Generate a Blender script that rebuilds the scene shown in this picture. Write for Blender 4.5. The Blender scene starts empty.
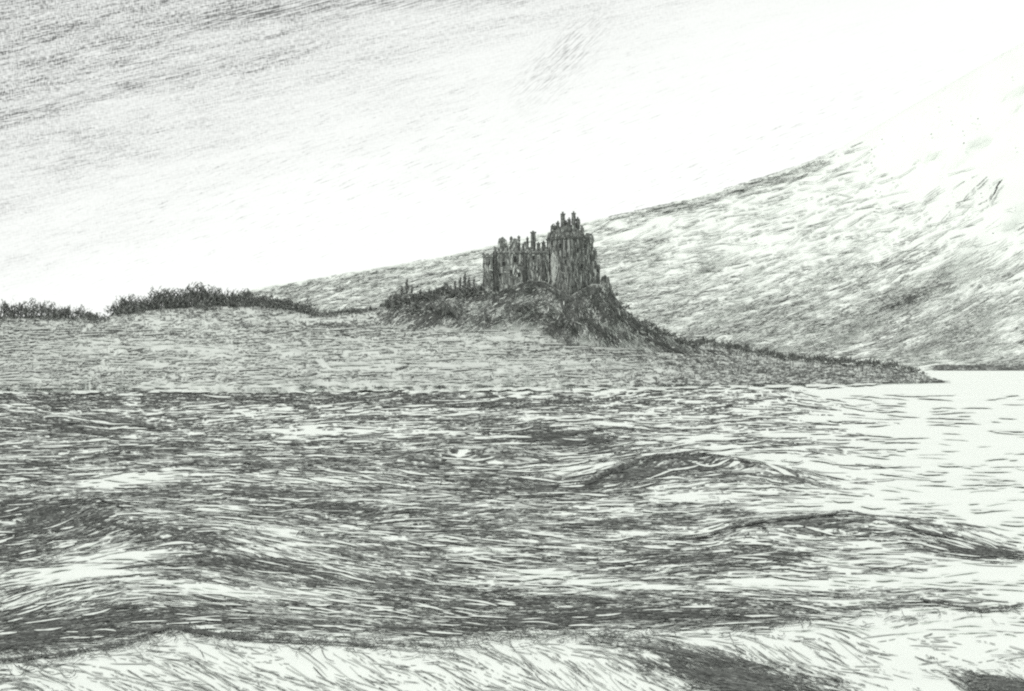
import bpy, math, random
import numpy as np

random.seed(7)
R = np.random.default_rng(11)
SC = bpy.context.scene
COL = SC.collection

# ------------------------------------------------------------------ camera geometry
H = 8.0            # eye height above the water, metres
F = 1422.0         # focal length in pixels at 1024 px width
U0, V0 = 512.0, 366.0


def unproj(u, v, Y):
    u = np.asarray(u, float); v = np.asarray(v, float); Y = np.asarray(Y, float)
    return np.stack([(u - U0) / F * Y + 0 * v, Y + 0 * v + 0 * u, H + (V0 - v) / F * Y], -1)


# ------------------------------------------------------------------ small tools
def hash2(ix, iy, seed):
    h = (ix.astype(np.int64) * 374761393 + iy.astype(np.int64) * 668265263 + seed * 982451653) & 0xFFFFFFFF
    h = ((h ^ (h >> 13)) * 1274126177) & 0xFFFFFFFF
    h = (h ^ (h >> 16)) & 0xFFFFFFFF
    return h / 4294967295.0


def noise(x, y, seed=0):
    x = np.asarray(x, float) + 0 * np.asarray(y, float); y = np.asarray(y, float) + 0 * x
    ix = np.floor(x); iy = np.floor(y)
    fx = x - ix; fy = y - iy
    fx = fx * fx * (3 - 2 * fx); fy = fy * fy * (3 - 2 * fy)
    ix = ix.astype(np.int64); iy = iy.astype(np.int64)
    a = hash2(ix, iy, seed); b = hash2(ix + 1, iy, seed)
    c = hash2(ix, iy + 1, seed); d = hash2(ix + 1, iy + 1, seed)
    return (a * (1 - fx) + b * fx) * (1 - fy) + (c * (1 - fx) + d * fx) * fy


def fbm(x, y, seed=0, n=3):
    s = 0; a = 0.5; t = 0
    for i in range(n):
        s = s + a * noise(np.asarray(x) * 2 ** i, np.asarray(y) * 2 ** i, seed + i * 17); t += a; a *= .5
    return s / t


def sm(a, b, x):
    t = np.clip((np.asarray(x, float) - a) / (b - a), 0, 1)
    return t * t * (3 - 2 * t)


def blob(u, v, cu, cv, ru, rv, ang=0.0):
    a = math.radians(ang)
    du = u - cu; dv = v - cv
    p = (du * math.cos(a) + dv * math.sin(a)) / ru
    q = (-du * math.sin(a) + dv * math.cos(a)) / rv
    return np.exp(-(p * p + q * q))


def curve(pts):
    xs = [p[0] for p in pts]; ys = [p[1] for p in pts]
    return lambda u: np.interp(u, xs, ys)


def tag(o, label=None, cat=None, group=None, kind=None):
    if label: o['label'] = label
    if cat: o['category'] = cat
    if group: o['group'] = group
    if kind: o['kind'] = kind
    return o


# ------------------------------------------------------------------ materials
def mat(name, col, var=0.12, scale=0.6, rough=0.95, spec=0.05, bump=0.0):
    m = bpy.data.materials.new(name); m.use_nodes = True
    nt = m.node_tree; b = nt.nodes['Principled BSDF']
    tc = nt.nodes.new('ShaderNodeTexCoord')
    n = nt.nodes.new('ShaderNodeTexNoise'); n.inputs['Scale'].default_value = scale
    n.inputs['Detail'].default_value = 4
    nt.links.new(tc.outputs['Object'], n.inputs['Vector'])
    r = nt.nodes.new('ShaderNodeMapRange')
    r.inputs['From Min'].default_value = .3; r.inputs['From Max'].default_value = .7
    r.inputs['To Min'].default_value = 1 - var; r.inputs['To Max'].default_value = 1 + var
    nt.links.new(n.outputs['Fac'], r.inputs['Value'])
    mx = nt.nodes.new('ShaderNodeVectorMath'); mx.operation = 'SCALE'
    mx.inputs[0].default_value = col[:3]
    nt.links.new(r.outputs['Result'], mx.inputs['Scale'])
    nt.links.new(mx.outputs['Vector'], b.inputs['Base Color'])
    b.inputs['Roughness'].default_value = rough
    b.inputs['Specular IOR Level'].default_value = spec
    if bump:
        bp = nt.nodes.new('ShaderNodeBump'); bp.inputs['Strength'].default_value = bump
        nt.links.new(n.outputs['Fac'], bp.inputs['Height']); nt.links.new(bp.outputs['Normal'], b.inputs['Normal'])
    return m


def g(v, t=0.0):
    return (v * 0.97, v * 1.02, v * 0.965)


INKS = [mat('dark_stroke', g(.092), .25, 1.5), mat('mid_stroke', g(.155), .25, 1.5),
        mat('soft_stroke', g(.27), .2, 1.5), mat('pale_stroke', g(.55), .1, 1.5),
        mat('white_stroke', g(.80), .04, 1.5)]
M_WATER = mat('pale_water', g(.88), .02, .05, rough=.7, spec=.2)
M_LAND = mat('pale_turf', g(.66), .10, .12)
M_MOUNT = mat('pale_hillside', g(.87), .02, .004)
M_ROCK = mat('grey_rock', g(.46), .25, .25, bump=.3)
M_STONE = mat('castle_stone', g(.24), .3, .5, bump=.3)
M_SLATE = mat('roof_slate', g(.12), .2, .8)
M_DARK = mat('window_dark', g(.05), .1, 1)
M_LEAF = mat('dark_foliage', g(.11), .3, .9)
M_LEAF2 = mat('grey_foliage', g(.24), .3, .9)
M_BARK = mat('bark', g(.09), .2, 2)


# ------------------------------------------------------------------ mesh builder
class MB:
    def __init__(s):
        s.v = []; s.f = []; s.m = []; s.n = 0

    def add(s, verts, faces, mi=0):
        s.v.append(np.asarray(verts, float).reshape(-1, 3))
        for q in faces: s.f.append([i + s.n for i in q])
        s.m += [mi] * len(faces)
        s.n += len(s.v[-1])

    def grid(s, P, mi=0):
        nr, nc = P.shape[:2]
        fs = []
        for i in range(nr - 1):
            b = i * nc
            for j in range(nc - 1):
                fs.append((b + j, b + j + 1, b + nc + j + 1, b + nc + j))
        s.add(P.reshape(-1, 3), fs, mi)

    def box(s, c, size, rz=0.0, mi=0, taper=1.0, jitter=0.0):
        hx, hy, hz = size[0] / 2, size[1] / 2, size[2]
        P = []
        for k, t in ((0, 1.0), (1, taper)):
            for sx, sy in ((-1, -1), (1, -1), (1, 1), (-1, 1)):
                x = sx * hx * t + random.uniform(-jitter, jitter); y = sy * hy * t + random.uniform(-jitter, jitter)
                P.append((c[0] + x * math.cos(rz) - y * math.sin(rz), c[1] + x * math.sin(rz) + y * math.cos(rz),
                          c[2] + k * hz + (random.uniform(-jitter, jitter) if k else 0)))
        s.add(P, [(0, 3, 2, 1), (4, 5, 6, 7), (0, 1, 5, 4), (1, 2, 6, 5), (2, 3, 7, 6), (3, 0, 4, 7)], mi)

    def cyl(s, c, r, h, n=12, r2=None, mi=0):
        r2 = r if r2 is None else r2
        a = np.linspace(0, 2 * math.pi, n, endpoint=False)
        B = [(c[0] + r * math.cos(t), c[1] + r * math.sin(t), c[2]) for t in a]
        T = [(c[0] + r2 * math.cos(t), c[1] + r2 * math.sin(t), c[2] + h) for t in a]
        s.add(B + T, [(i, (i + 1) % n, n + (i + 1) % n, n + i) for i in range(n)] + [tuple(range(n - 1, -1, -1)), tuple(range(n, 2 * n))], mi)

    def tube(s, pts, rs, n=5, mi=0):
        V = []
        for p, r in zip(pts, rs):
            for k in range(n):
                t = 2 * math.pi * k / n
                V.append((p[0] + r * math.cos(t), p[1] + r * math.sin(t), p[2]))
        fs = []
        for i in range(len(pts) - 1):
            for k in range(n):
                fs.append((i * n + k, i * n + (k + 1) % n, (i + 1) * n + (k + 1) % n, (i + 1) * n + k))
        s.add(V, fs, mi)

    def strokes(s, mapf, u, v, ang, L, W, bend, mi, n=9, taper=True, wob=0.0, skip=.16, jit=.28):
        """draws strokes lying on a surface; mapf turns layout coordinates into points of that surface"""
        u = np.asarray(u, float); N = len(u)
        if N == 0: return
        t = np.linspace(-.5, .5, n)[None, :]
        a = np.radians(ang)[:, None]; L = np.broadcast_to(L, (N,))[:, None]; W = np.broadcast_to(W, (N,))[:, None]
        bend = np.broadcast_to(bend, (N,))[:, None]
        th = a + bend * 2 * t
        dx = np.cos(th) * L / (n - 1); dy = np.sin(th) * L / (n - 1)
        X = np.cumsum(dx, 1); Yv = np.cumsum(dy, 1)
        X = u[:, None] + X - X.mean(1, keepdims=True); Yv = np.asarray(v, float)[:, None] + Yv - Yv.mean(1, keepdims=True)
        if wob:
            Yv = Yv + R.normal(0, wob, Yv.shape)
        prof = (1 - (np.abs(t) * 2) ** 3 * .75) if taper else 1 + 0 * t
        w = W * prof * R.uniform(.7, 1.3, (N, n)) / 2
        nx = -np.sin(th) * w; ny = np.cos(th) * w
        A = mapf(X + nx, Yv + ny); B = mapf(X - nx, Yv - ny)
        P = np.stack([A, B], 2).reshape(-1, 3)          # N*n*2
        base = s.n
        s.v.append(P)
        idx = (np.arange(N)[:, None] * n + np.arange(n - 1)[None, :]) * 2 + base
        Q = np.stack([idx, idx + 2, idx + 3, idx + 1], -1).reshape(-1, 4)
        mm = np.repeat(np.broadcast_to(mi, (N,)), n - 1).astype(int)
        j = R.random(len(mm))
        ink = (mm >= 1) & (mm <= 3)
        mm = np.where(ink & (j < jit * .45), np.maximum(mm - 1, 1), np.where(ink & (j > 1 - jit), mm + 1, mm))
        keep = (R.random(len(mm)) > skip) | (mm > 4)
        s.f += Q[keep].tolist()
        s.m += mm[keep].tolist()
        s.n += len(P)

    def build(s, name, mats, parent=None, smooth=False, origin=None):
        me = bpy.data.meshes.new(name)
        V = np.concatenate(s.v)
        if origin is not None: V = V - np.asarray(origin)
        me.from_pydata(V.tolist(), [], s.f)
        if not isinstance(mats, (list, tuple)): mats = [mats]
        for m in mats: me.materials.append(m)
        me.polygons.foreach_set('material_index', s.m)
        if smooth: me.polygons.foreach_set('use_smooth', [True] * len(s.f))
        me.update()
        o = bpy.data.objects.new(name, me); COL.objects.link(o)
        if parent is not None: o.parent = parent
        if origin is not None: o.location = origin
        return o


def empty(name, loc, rz=0):
    o = bpy.data.objects.new(name, None); COL.objects.link(o)
    o.location = loc; o.rotation_euler = (0, 0, rz); o.empty_display_size = .5
    return o


def scatter(dens, n, urange, vrange, ):
    """n candidate points kept with probability dens(u, v)"""
    u = R.uniform(*urange, n); v = R.uniform(*vrange, n)
    k = R.random(n) < dens(u, v)
    return u[k], v[k]


# ================================================================== WATER
L_shore_ = curve([(-700, 393), (0, 391), (300, 390), (600, 388), (800, 385.5), (950, 383.2), (1000, 383)])


def shore_shift(u):
    """coves and points of the shoreline, metres nearer or farther"""
    u = np.asarray(u, float)
    return -(16 * noise(u / 9., u * 0, 201) + 34 * noise(u / 48., u * 0, 202) ** 1.5) * sm(930, 820, u)


def L_shore(u):
    return L_shore_(u)


def waterline(u):
    return V0 + H * F / (H * F / (L_shore_(u) - V0) + shore_shift(u))


CRESTS = [  # crest line as (u, v) points of the flat sea, height m, front width m, back width m
    ([(560, 480), (640, 468), (700, 462), (760, 470), (860, 484)], .55, 3.5, 9.),
    ([(700, 545), (800, 530), (860, 524), (930, 532), (1020, 570)], .45, 3., 6.),
    ([(-200, 560), (0, 530), (80, 515), (140, 530), (300, 560)], .5, 4., 7.),
    ([(-300, 680), (0, 668), (120, 655), (180, 645), (300, 662), (450, 664), (620, 650), (800, 646), (1000, 636), (1400, 650)], .14, 2.4, 3.5),
    ([(260, 520), (360, 508), (450, 520)], .3, 3.5, 6.),
    ([(380, 462), (460, 455), (560, 462)], .7, 5., 12.),
]
CR = []
for pts, a, wf, wb in CRESTS:
    P = unproj([p[0] for p in pts], [p[1] for p in pts], [H * F / (p[1] - V0) for p in pts])
    CR.append((P[:, 0], P[:, 1], a, wf, wb))


def wave(x, y):
    x = np.asarray(x, float); y = np.asarray(y, float)
    far = np.clip(y / 60., 1, 6)
    z = .10 * (fbm(x / 5., y / 2.2, 5) - .5) * 2
    z = z + .16 * far * (noise(x / 16. / far ** .5 + 3, y / (6. * far ** .7), 9) - .5)
    for xs, ys, a, wf, wb in CR:
        yc = np.interp(x, xs, ys)
        e = sm(xs[0], xs[0] + .25 * (xs[-1] - xs[0]), x) * (1 - sm(xs[-1] - .25 * (xs[-1] - xs[0]), xs[-1], x))
        d = y - yc
        z = z + a * e * np.exp(-np.where(d < 0, (d / wf) ** 2, (d / wb) ** 2))
    return z * np.clip((700 - y) / 300, .0, 1) * sm(5, 25, y)


def water_map(u, v, lift=1.0):
    d = np.maximum(np.asarray(v, float) - V0, .8)
    Y = H * F / d
    x = (u - U0) / F * Y
    return np.stack([x, Y, wave(x, Y) + .012 * lift + .00022 * lift * Y], -1)


def build_water():
    mb = MB()
    us = np.concatenate([np.linspace(-3500, -400, 30), np.arange(-390, 1420, 6.), np.linspace(1425, 4500, 30)])
    dv = np.concatenate([[.15, .5, 1, 2, 4, 7, 10], np.arange(12, 400, 1.5), [450, 520]])
    Y = H * F / dv
    Ys = np.concatenate([[60000.], Y, [15, 5, -40, -400, -4000]])
    U, YY = np.meshgrid(us, Ys)
    X = (U - U0) / F * np.maximum(YY, 20.)
    X = np.where(YY < 15, np.sign(X) * np.maximum(np.abs(X), 1) * (1 + (15 - YY) * .05), X)
    Z = wave(X, YY)
    mb.grid(np.stack([X, YY, Z], -1)[::-1])

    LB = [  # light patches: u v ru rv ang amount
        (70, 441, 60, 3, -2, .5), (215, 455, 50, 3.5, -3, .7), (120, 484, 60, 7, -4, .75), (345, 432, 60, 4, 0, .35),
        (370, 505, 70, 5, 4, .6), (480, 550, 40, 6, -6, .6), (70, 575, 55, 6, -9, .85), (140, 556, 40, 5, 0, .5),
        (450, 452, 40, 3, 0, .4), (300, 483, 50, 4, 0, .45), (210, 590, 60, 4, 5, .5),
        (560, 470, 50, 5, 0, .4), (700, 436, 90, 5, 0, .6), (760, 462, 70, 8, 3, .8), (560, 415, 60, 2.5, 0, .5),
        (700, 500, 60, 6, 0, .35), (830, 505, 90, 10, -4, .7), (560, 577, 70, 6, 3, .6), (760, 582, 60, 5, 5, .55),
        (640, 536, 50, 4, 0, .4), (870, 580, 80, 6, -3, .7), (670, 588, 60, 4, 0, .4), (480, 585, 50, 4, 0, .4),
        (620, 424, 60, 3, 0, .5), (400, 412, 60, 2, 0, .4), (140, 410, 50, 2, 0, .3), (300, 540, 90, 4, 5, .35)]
    DB = [  # dark patches: shade of wave troughs and faces, put in as denser strokes
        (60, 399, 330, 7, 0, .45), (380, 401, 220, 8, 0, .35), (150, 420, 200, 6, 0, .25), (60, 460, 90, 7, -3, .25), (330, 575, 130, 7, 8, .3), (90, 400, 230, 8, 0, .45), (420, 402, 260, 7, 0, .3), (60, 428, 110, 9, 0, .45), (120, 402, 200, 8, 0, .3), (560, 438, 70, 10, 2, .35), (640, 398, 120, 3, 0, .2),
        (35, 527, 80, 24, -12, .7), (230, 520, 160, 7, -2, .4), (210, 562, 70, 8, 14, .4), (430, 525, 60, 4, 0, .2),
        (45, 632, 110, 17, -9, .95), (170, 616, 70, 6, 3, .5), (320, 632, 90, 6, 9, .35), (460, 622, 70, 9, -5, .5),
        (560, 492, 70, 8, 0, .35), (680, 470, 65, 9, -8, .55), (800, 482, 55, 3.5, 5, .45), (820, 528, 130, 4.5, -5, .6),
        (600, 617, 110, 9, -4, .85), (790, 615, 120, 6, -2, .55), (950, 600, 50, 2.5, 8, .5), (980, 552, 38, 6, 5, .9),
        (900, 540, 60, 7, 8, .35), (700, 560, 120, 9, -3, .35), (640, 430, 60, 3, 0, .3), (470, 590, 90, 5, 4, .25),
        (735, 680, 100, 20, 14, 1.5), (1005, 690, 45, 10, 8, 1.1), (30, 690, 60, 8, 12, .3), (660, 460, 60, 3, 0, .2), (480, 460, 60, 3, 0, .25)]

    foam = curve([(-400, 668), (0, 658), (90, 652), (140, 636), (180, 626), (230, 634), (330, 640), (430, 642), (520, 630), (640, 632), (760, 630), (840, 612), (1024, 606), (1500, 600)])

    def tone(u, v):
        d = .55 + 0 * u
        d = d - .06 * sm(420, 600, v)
        # glare on the right side, put in by thinning the strokes
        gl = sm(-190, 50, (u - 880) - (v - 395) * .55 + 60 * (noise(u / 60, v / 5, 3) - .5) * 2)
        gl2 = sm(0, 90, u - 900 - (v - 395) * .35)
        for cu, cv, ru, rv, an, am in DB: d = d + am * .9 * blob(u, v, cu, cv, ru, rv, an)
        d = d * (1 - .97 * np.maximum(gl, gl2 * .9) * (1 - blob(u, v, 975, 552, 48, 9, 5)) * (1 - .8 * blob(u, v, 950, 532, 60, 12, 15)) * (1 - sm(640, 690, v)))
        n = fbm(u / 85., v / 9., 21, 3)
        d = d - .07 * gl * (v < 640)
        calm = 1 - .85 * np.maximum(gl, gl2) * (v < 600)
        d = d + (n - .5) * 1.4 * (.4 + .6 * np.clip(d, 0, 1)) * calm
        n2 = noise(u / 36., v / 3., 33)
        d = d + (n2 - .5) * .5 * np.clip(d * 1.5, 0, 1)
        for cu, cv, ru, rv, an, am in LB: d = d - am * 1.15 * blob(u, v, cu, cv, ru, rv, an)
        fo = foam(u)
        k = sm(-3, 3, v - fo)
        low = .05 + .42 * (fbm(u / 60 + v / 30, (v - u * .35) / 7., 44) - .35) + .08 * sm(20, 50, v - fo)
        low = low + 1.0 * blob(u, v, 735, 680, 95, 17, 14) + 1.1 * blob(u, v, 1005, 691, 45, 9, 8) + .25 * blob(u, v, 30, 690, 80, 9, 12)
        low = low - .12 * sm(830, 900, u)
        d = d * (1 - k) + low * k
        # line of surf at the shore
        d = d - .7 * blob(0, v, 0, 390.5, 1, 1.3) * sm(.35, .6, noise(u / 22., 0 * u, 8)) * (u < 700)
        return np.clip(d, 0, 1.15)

    def angle(u, v):
        a = 5 * (noise(u / 90., v / 30., 4) - .5) * 2
        a = a - 12 * blob(u, v, 30, 590, 130, 75) + 11 * blob(u, v, 280, 590, 150, 45)
        a = a - 11 * blob(u, v, 640, 472, 55, 18) + 12 * blob(u, v, 800, 474, 60, 14) - 8 * blob(u, v, 800, 530, 70, 12) + 18 * blob(u, v, 960, 540, 60, 18)
        k = sm(-2, 14, v - foam(u))
        return a * (1 - k) + k * (10 + 13 * sm(4, 40, v - foam(u)) + 34 * (noise(u / 45., v / 16., 14) - .5) - 20 * sm(830, 900, u) * (v < 672) - 10 * sm(80, 0, u))

    inkw = {0: .95, 1: 1.15, 2: 1.4}
    # broad soft tone, mid strokes, dark accents
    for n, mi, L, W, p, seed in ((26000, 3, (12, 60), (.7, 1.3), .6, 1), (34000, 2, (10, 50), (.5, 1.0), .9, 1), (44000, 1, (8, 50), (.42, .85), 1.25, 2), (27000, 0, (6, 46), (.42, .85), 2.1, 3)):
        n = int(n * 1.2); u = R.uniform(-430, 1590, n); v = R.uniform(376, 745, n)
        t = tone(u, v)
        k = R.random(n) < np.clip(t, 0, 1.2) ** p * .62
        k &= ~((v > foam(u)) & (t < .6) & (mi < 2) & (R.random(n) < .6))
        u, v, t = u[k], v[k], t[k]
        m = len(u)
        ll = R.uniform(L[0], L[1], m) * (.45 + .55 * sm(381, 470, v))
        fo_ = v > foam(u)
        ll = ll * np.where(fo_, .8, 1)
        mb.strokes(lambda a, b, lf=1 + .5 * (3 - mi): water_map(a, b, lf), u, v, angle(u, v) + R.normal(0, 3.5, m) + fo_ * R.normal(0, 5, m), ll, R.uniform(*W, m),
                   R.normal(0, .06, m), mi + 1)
    # painted shade of the darkest troughs, inked over again
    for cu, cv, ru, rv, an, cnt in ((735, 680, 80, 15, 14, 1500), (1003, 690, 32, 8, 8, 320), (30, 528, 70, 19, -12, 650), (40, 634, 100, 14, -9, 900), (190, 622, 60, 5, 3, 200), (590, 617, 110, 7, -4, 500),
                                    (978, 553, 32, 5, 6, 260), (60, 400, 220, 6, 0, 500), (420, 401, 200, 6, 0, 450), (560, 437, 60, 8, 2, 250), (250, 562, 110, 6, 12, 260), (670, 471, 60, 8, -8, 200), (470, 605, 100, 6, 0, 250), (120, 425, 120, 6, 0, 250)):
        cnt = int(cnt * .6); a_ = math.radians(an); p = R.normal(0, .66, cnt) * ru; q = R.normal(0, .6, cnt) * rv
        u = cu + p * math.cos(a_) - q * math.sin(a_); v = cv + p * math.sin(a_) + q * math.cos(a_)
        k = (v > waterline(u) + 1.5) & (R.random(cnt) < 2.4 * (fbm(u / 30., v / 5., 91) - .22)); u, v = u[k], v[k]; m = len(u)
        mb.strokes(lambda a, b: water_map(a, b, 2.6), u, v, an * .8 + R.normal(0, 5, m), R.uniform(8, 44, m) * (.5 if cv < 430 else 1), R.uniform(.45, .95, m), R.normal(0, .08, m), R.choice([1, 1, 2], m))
    # white streaks left open by the pen
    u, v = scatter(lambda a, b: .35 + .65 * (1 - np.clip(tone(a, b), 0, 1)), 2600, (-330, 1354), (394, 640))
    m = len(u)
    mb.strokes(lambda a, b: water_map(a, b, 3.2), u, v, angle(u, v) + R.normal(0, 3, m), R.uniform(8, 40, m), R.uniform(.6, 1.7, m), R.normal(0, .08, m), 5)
    n = 420
    u = R.uniform(-330, 930, n); v = waterline(u) + 1.1 + R.normal(0, .9, n)
    k = noise(u / 18., 0 * u, 8) > .55
    u, v = u[k], v[k]; m = len(u)
    mb.strokes(lambda a, b: water_map(a, b, 5), u, v, R.normal(0, 3, m), R.uniform(6, 22, m), R.uniform(.8, 1.5, m), R.normal(0, .06, m), 5)
    # wave outlines
    for pts in ([(590, 476), (640, 462), (684, 450), (700, 449), (728, 456), (745, 461)],
                [(700, 533), (800, 522), (850, 514), (885, 518), (920, 528), (960, 532)], [(0, 659), (60, 654), (110, 646), (150, 630), (170, 623), (200, 630), (260, 640), (320, 640)],
                [(170, 625), (230, 634), (300, 642), (380, 648)], [(0, 520), (60, 503), (95, 500), (125, 515)], [(920, 594), (950, 600), (985, 606), (1020, 600)]):
        xs = np.arange(pts[0][0], pts[-1][0], 7.)
        for r in range(3):
            vv = np.interp(xs, [p[0] for p in pts], [p[1] for p in pts]) + R.normal(0, .8, len(xs)) + 6
            sl = np.degrees(np.arctan(np.gradient(vv, xs))) if len(xs) > 2 else 0 * xs
            mb.strokes(lambda a, b: water_map(a, b, 4), xs, vv, sl * .6, R.uniform(9, 16, len(xs)), R.uniform(.7, 1.3, len(xs)), R.normal(0, .1, len(xs)), 1)
    # curling foam
    n = 800
    u = R.uniform(-200, 1200, n); v = foam(u) + R.uniform(-1, 26, n) * R.random(n) + 3
    keep = (u < 640) | (R.random(n) < .25)
    u, v = u[keep], v[keep]; m = len(u)
    mb.strokes(lambda a, b: water_map(a, b, 3.5), u, v, R.uniform(-30, 55, m), R.uniform(7, 28, m), R.uniform(.5, .85, m), R.normal(0, 1.4, m), R.choice([1, 1, 2, 3], m), n=14, taper=False, skip=.05)
    u = R.uniform(100, 800, 80); v = R.uniform(440, 560, 80)
    mb.strokes(lambda a, b: water_map(a, b, 3.5), u, v, R.uniform(-30, 30, 80), R.uniform(6, 16, 80), .7, R.normal(0, 1.3, 80), 2, n=9, taper=False)
    o = mb.build('water', [M_WATER] + INKS)
    tag(o, 'choppy grey sea streaked with white foam', kind='structure')


# ================================================================== HEADLAND
L_top = curve([(-700, 322), (-300, 315), (-60, 312), (0, 317), (60, 315), (85, 318), (103, 320), (116, 312), (160, 306), (220, 303), (280, 305),
               (312, 313), (350, 310), (395, 304), (440, 298), (480, 297), (560, 300), (600, 306), (640, 325), (680, 338), (720, 347),
               (770, 356), (830, 363), (880, 366), (915, 371), (938, 379), (950, 382.9)])


def land_Y(u, v):
    vs = L_shore(u); vt = L_top(u)
    Ys = H * F / (vs - V0)
    w = np.clip((vs - v) / np.maximum(vs - vt, .5), 0, 1.3)
    D = 20 + 60 * sm(945, 600, u)
    # a knee: a low bank by the water then a gentler field
    return Ys + shore_shift(u) * (1 - sm(0, .3, w)) + D * (w ** 1.25) + 5. * (fbm(u / 26., v / 9., 61) - .5) * sm(0, .25, w) * sm(945, 900, u)


def land_map(u, v, lift=1.0):
    P = unproj(u, v, land_Y(u, v))
    P[..., 1] -= .22 * lift; P[..., 2] += .12 * lift
    return P


def build_land():
    mb = MB()
    us = np.concatenate([np.arange(-700, 940, 4.), np.arange(940, 951, 1.5)])
    ws = np.linspace(0, 1, 46)
    U, Wg = np.meshgrid(us, ws)
    V = L_shore(U) + (L_top(U) - L_shore(U)) * Wg
    P = unproj(U, V, land_Y(U, V))
    P[0, :, 2] = -.6
    last = P[-1]
    back = []
    for dy, k in ((12, .97), (35, .82), (70, .5), (110, .15), (140, -.05)):
        b = last.copy(); b[:, 0] *= (b[:, 1] + dy) / b[:, 1]; b[:, 1] += dy; b[:, 2] = last[:, 2] * k - (.5 if k < 0 else 0)
        back.append(b)
    P = np.concatenate([P, np.stack(back)])
    mb.grid(P)

    LB = [(190, 347, 50, 2.5, 0, .7), (20, 378, 40, 5, 0, .6), (330, 384, 120, 3, -1, .6), (380, 368, 90, 3.5, -2, .55), (520, 384, 80, 3, 0, .5),
          (180, 323, 40, 2, 0, .5), (180, 388, 60, 3, 0, .6), (470, 338, 60, 4, -2, .4), (60, 325, 50, 3, 0, .3), (330, 352, 60, 2.5, 0, .4), (560, 362, 70, 4, 0, .35), (60, 345, 50, 2, 0, .3)]
    DB = [(40, 328, 90, 9, 0, .4), (210, 312, 110, 4, 0, .35), (130, 330, 45, 6, 0, .45), (140, 350, 18, 3, 30, .6), (270, 335, 50, 5, -3, .5), (350, 325, 60, 4, -2, .7), (350, 313, 50, 4, -4, .7), (390, 334, 60, 5, -3, .5), (600, 352, 60, 6, 6, .5), (450, 318, 70, 9, 0, .8),
          (240, 344, 30, 3, 0, .3), (100, 318, 20, 5, 0, .3), (600, 345, 70, 12, 12, .5), (700, 355, 70, 9, 10, .6), (800, 371, 110, 7, 3, .75), (900, 376, 40, 5, 8, .6), (600, 330, 70, 12, 5, .6),
          (420, 365, 30, 3, -8, .3), (300, 375, 20, 4, 0, .25), (540, 350, 30, 3, 0, .4)]

    def tone(u, v):
        d = .36 + .28 * sm(620, 720, u) + .05 * sm(350, 330, v)
        for cu, cv, ru, rv, an, am in DB: d = d + am * .7 * blob(u, v, cu, cv, ru, rv, an)
        d = d + (fbm(u / 26., v / 4., 71) - .5) * .95 + (fbm(u / 70., v / 11., 73) - .5) * .6
        for cu, cv, ru, rv, an, am in LB: d = d - am * .8 * blob(u, v, cu, cv, ru, rv, an)
        return np.clip(d, 0, 1.1)

    for n, mi, L, W, p in ((12000, 3, (4, 16), (.8, 1.5), .5), (19000, 2, (3, 11), (.6, 1.1), 1), (15000, 1, (2, 8), (.5, 1.0), 1.7), (7000, 0, (2, 8), (.55, 1.05), 2.6)):
        u = R.uniform(-380, 944, n)
        v = L_top(u) + (L_shore(u) - L_top(u)) * R.uniform(0.0, 1, n)
        t = tone(u, v)
        # keep an even density where the strip is thin
        k = R.random(n) < np.clip(t, 0, 1.2) ** p * .8 * np.clip((L_shore(u) - L_top(u)) / 75, .08, 1)
        u, v = u[k], v[k]; m = len(u)
        vert = R.random(m) < .2 + .45 * np.exp(-((v - L_top(u)) / 10) ** 2)
        up = blob(u, v, 620, 325, 60, 22) + blob(u, v, 700, 350, 60, 12)
        an = np.where(vert, R.normal(90, 12, m), R.normal(-3, 13, m) + 28 * up)
        L_ = R.uniform(*L, m) * np.where(vert, .5, 1)
        L_ = np.minimum(L_, (944 - u) * 1.2 + 2)
        mb.strokes(lambda a, b, lf=1 + .4 * (3 - mi): land_map(a, np.clip(b, L_top(a) + .3, L_shore(a) - .6), lf), u, v, an, L_, R.uniform(*W, m), R.normal(0, .12, m), mi + 1)
    # pale grass streaks
    n = 900
    u = R.uniform(-380, 640, n); v = R.uniform(326, 386, n)
    mb.strokes(lambda a, b: land_map(a, b, 3.0), u, v, R.normal(-1, 3, n), R.uniform(8, 34, n), R.uniform(.6, 1.2, n), 0.0, 4)
    # dark bank lines
    for (a, b, c, d, cnt) in ((122, 343, 147, 355, 8), (124, 349, 142, 358, 5), (312, 314, 360, 311, 8), (318, 325, 352, 327, 8), (-20, 392, 945, 384, 110), (395, 370, 420, 362, 6)):
        t = R.random(cnt)
        uu = a + (c - a) * t; vv = b + (d - b) * t + R.normal(0, .8, cnt)
        vv = np.minimum(vv, L_shore(uu) - 1.2)
        sl = math.degrees(math.atan2(d - b, c - a))
        mb.strokes(lambda a_, b_: land_map(a_, b_, 2.5), uu, vv, R.normal(sl, 4, cnt), R.uniform(5, 14, cnt), R.uniform(.8, 1.3, cnt), 0.0, R.choice([1, 2], cnt))
    tag(mb.build('terrain', [M_LAND] + INKS, smooth=True), 'low grassy headland above the sea', kind='structure')


# ================================================================== CLIFF under the castle
C_bot = curve([(372, 322), (400, 330), (450, 333), (500, 330), (540, 330), (565, 344), (600, 346), (640, 350), (680, 353), (720, 354)])
C_top = curve([(372, 318), (384, 308), (395, 301), (420, 296), (450, 293), (478, 291), (486, 289), (495, 292), (503, 290), (515, 284.5), (530, 281), (545, 281.5), (552, 285), (560, 292), (570, 297), (580, 291), (590, 285), (598, 285), (606, 284), (611, 290), (616, 298),
               (624, 309), (632, 317), (645, 325), (665, 335), (690, 344), (720, 352)])


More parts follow.
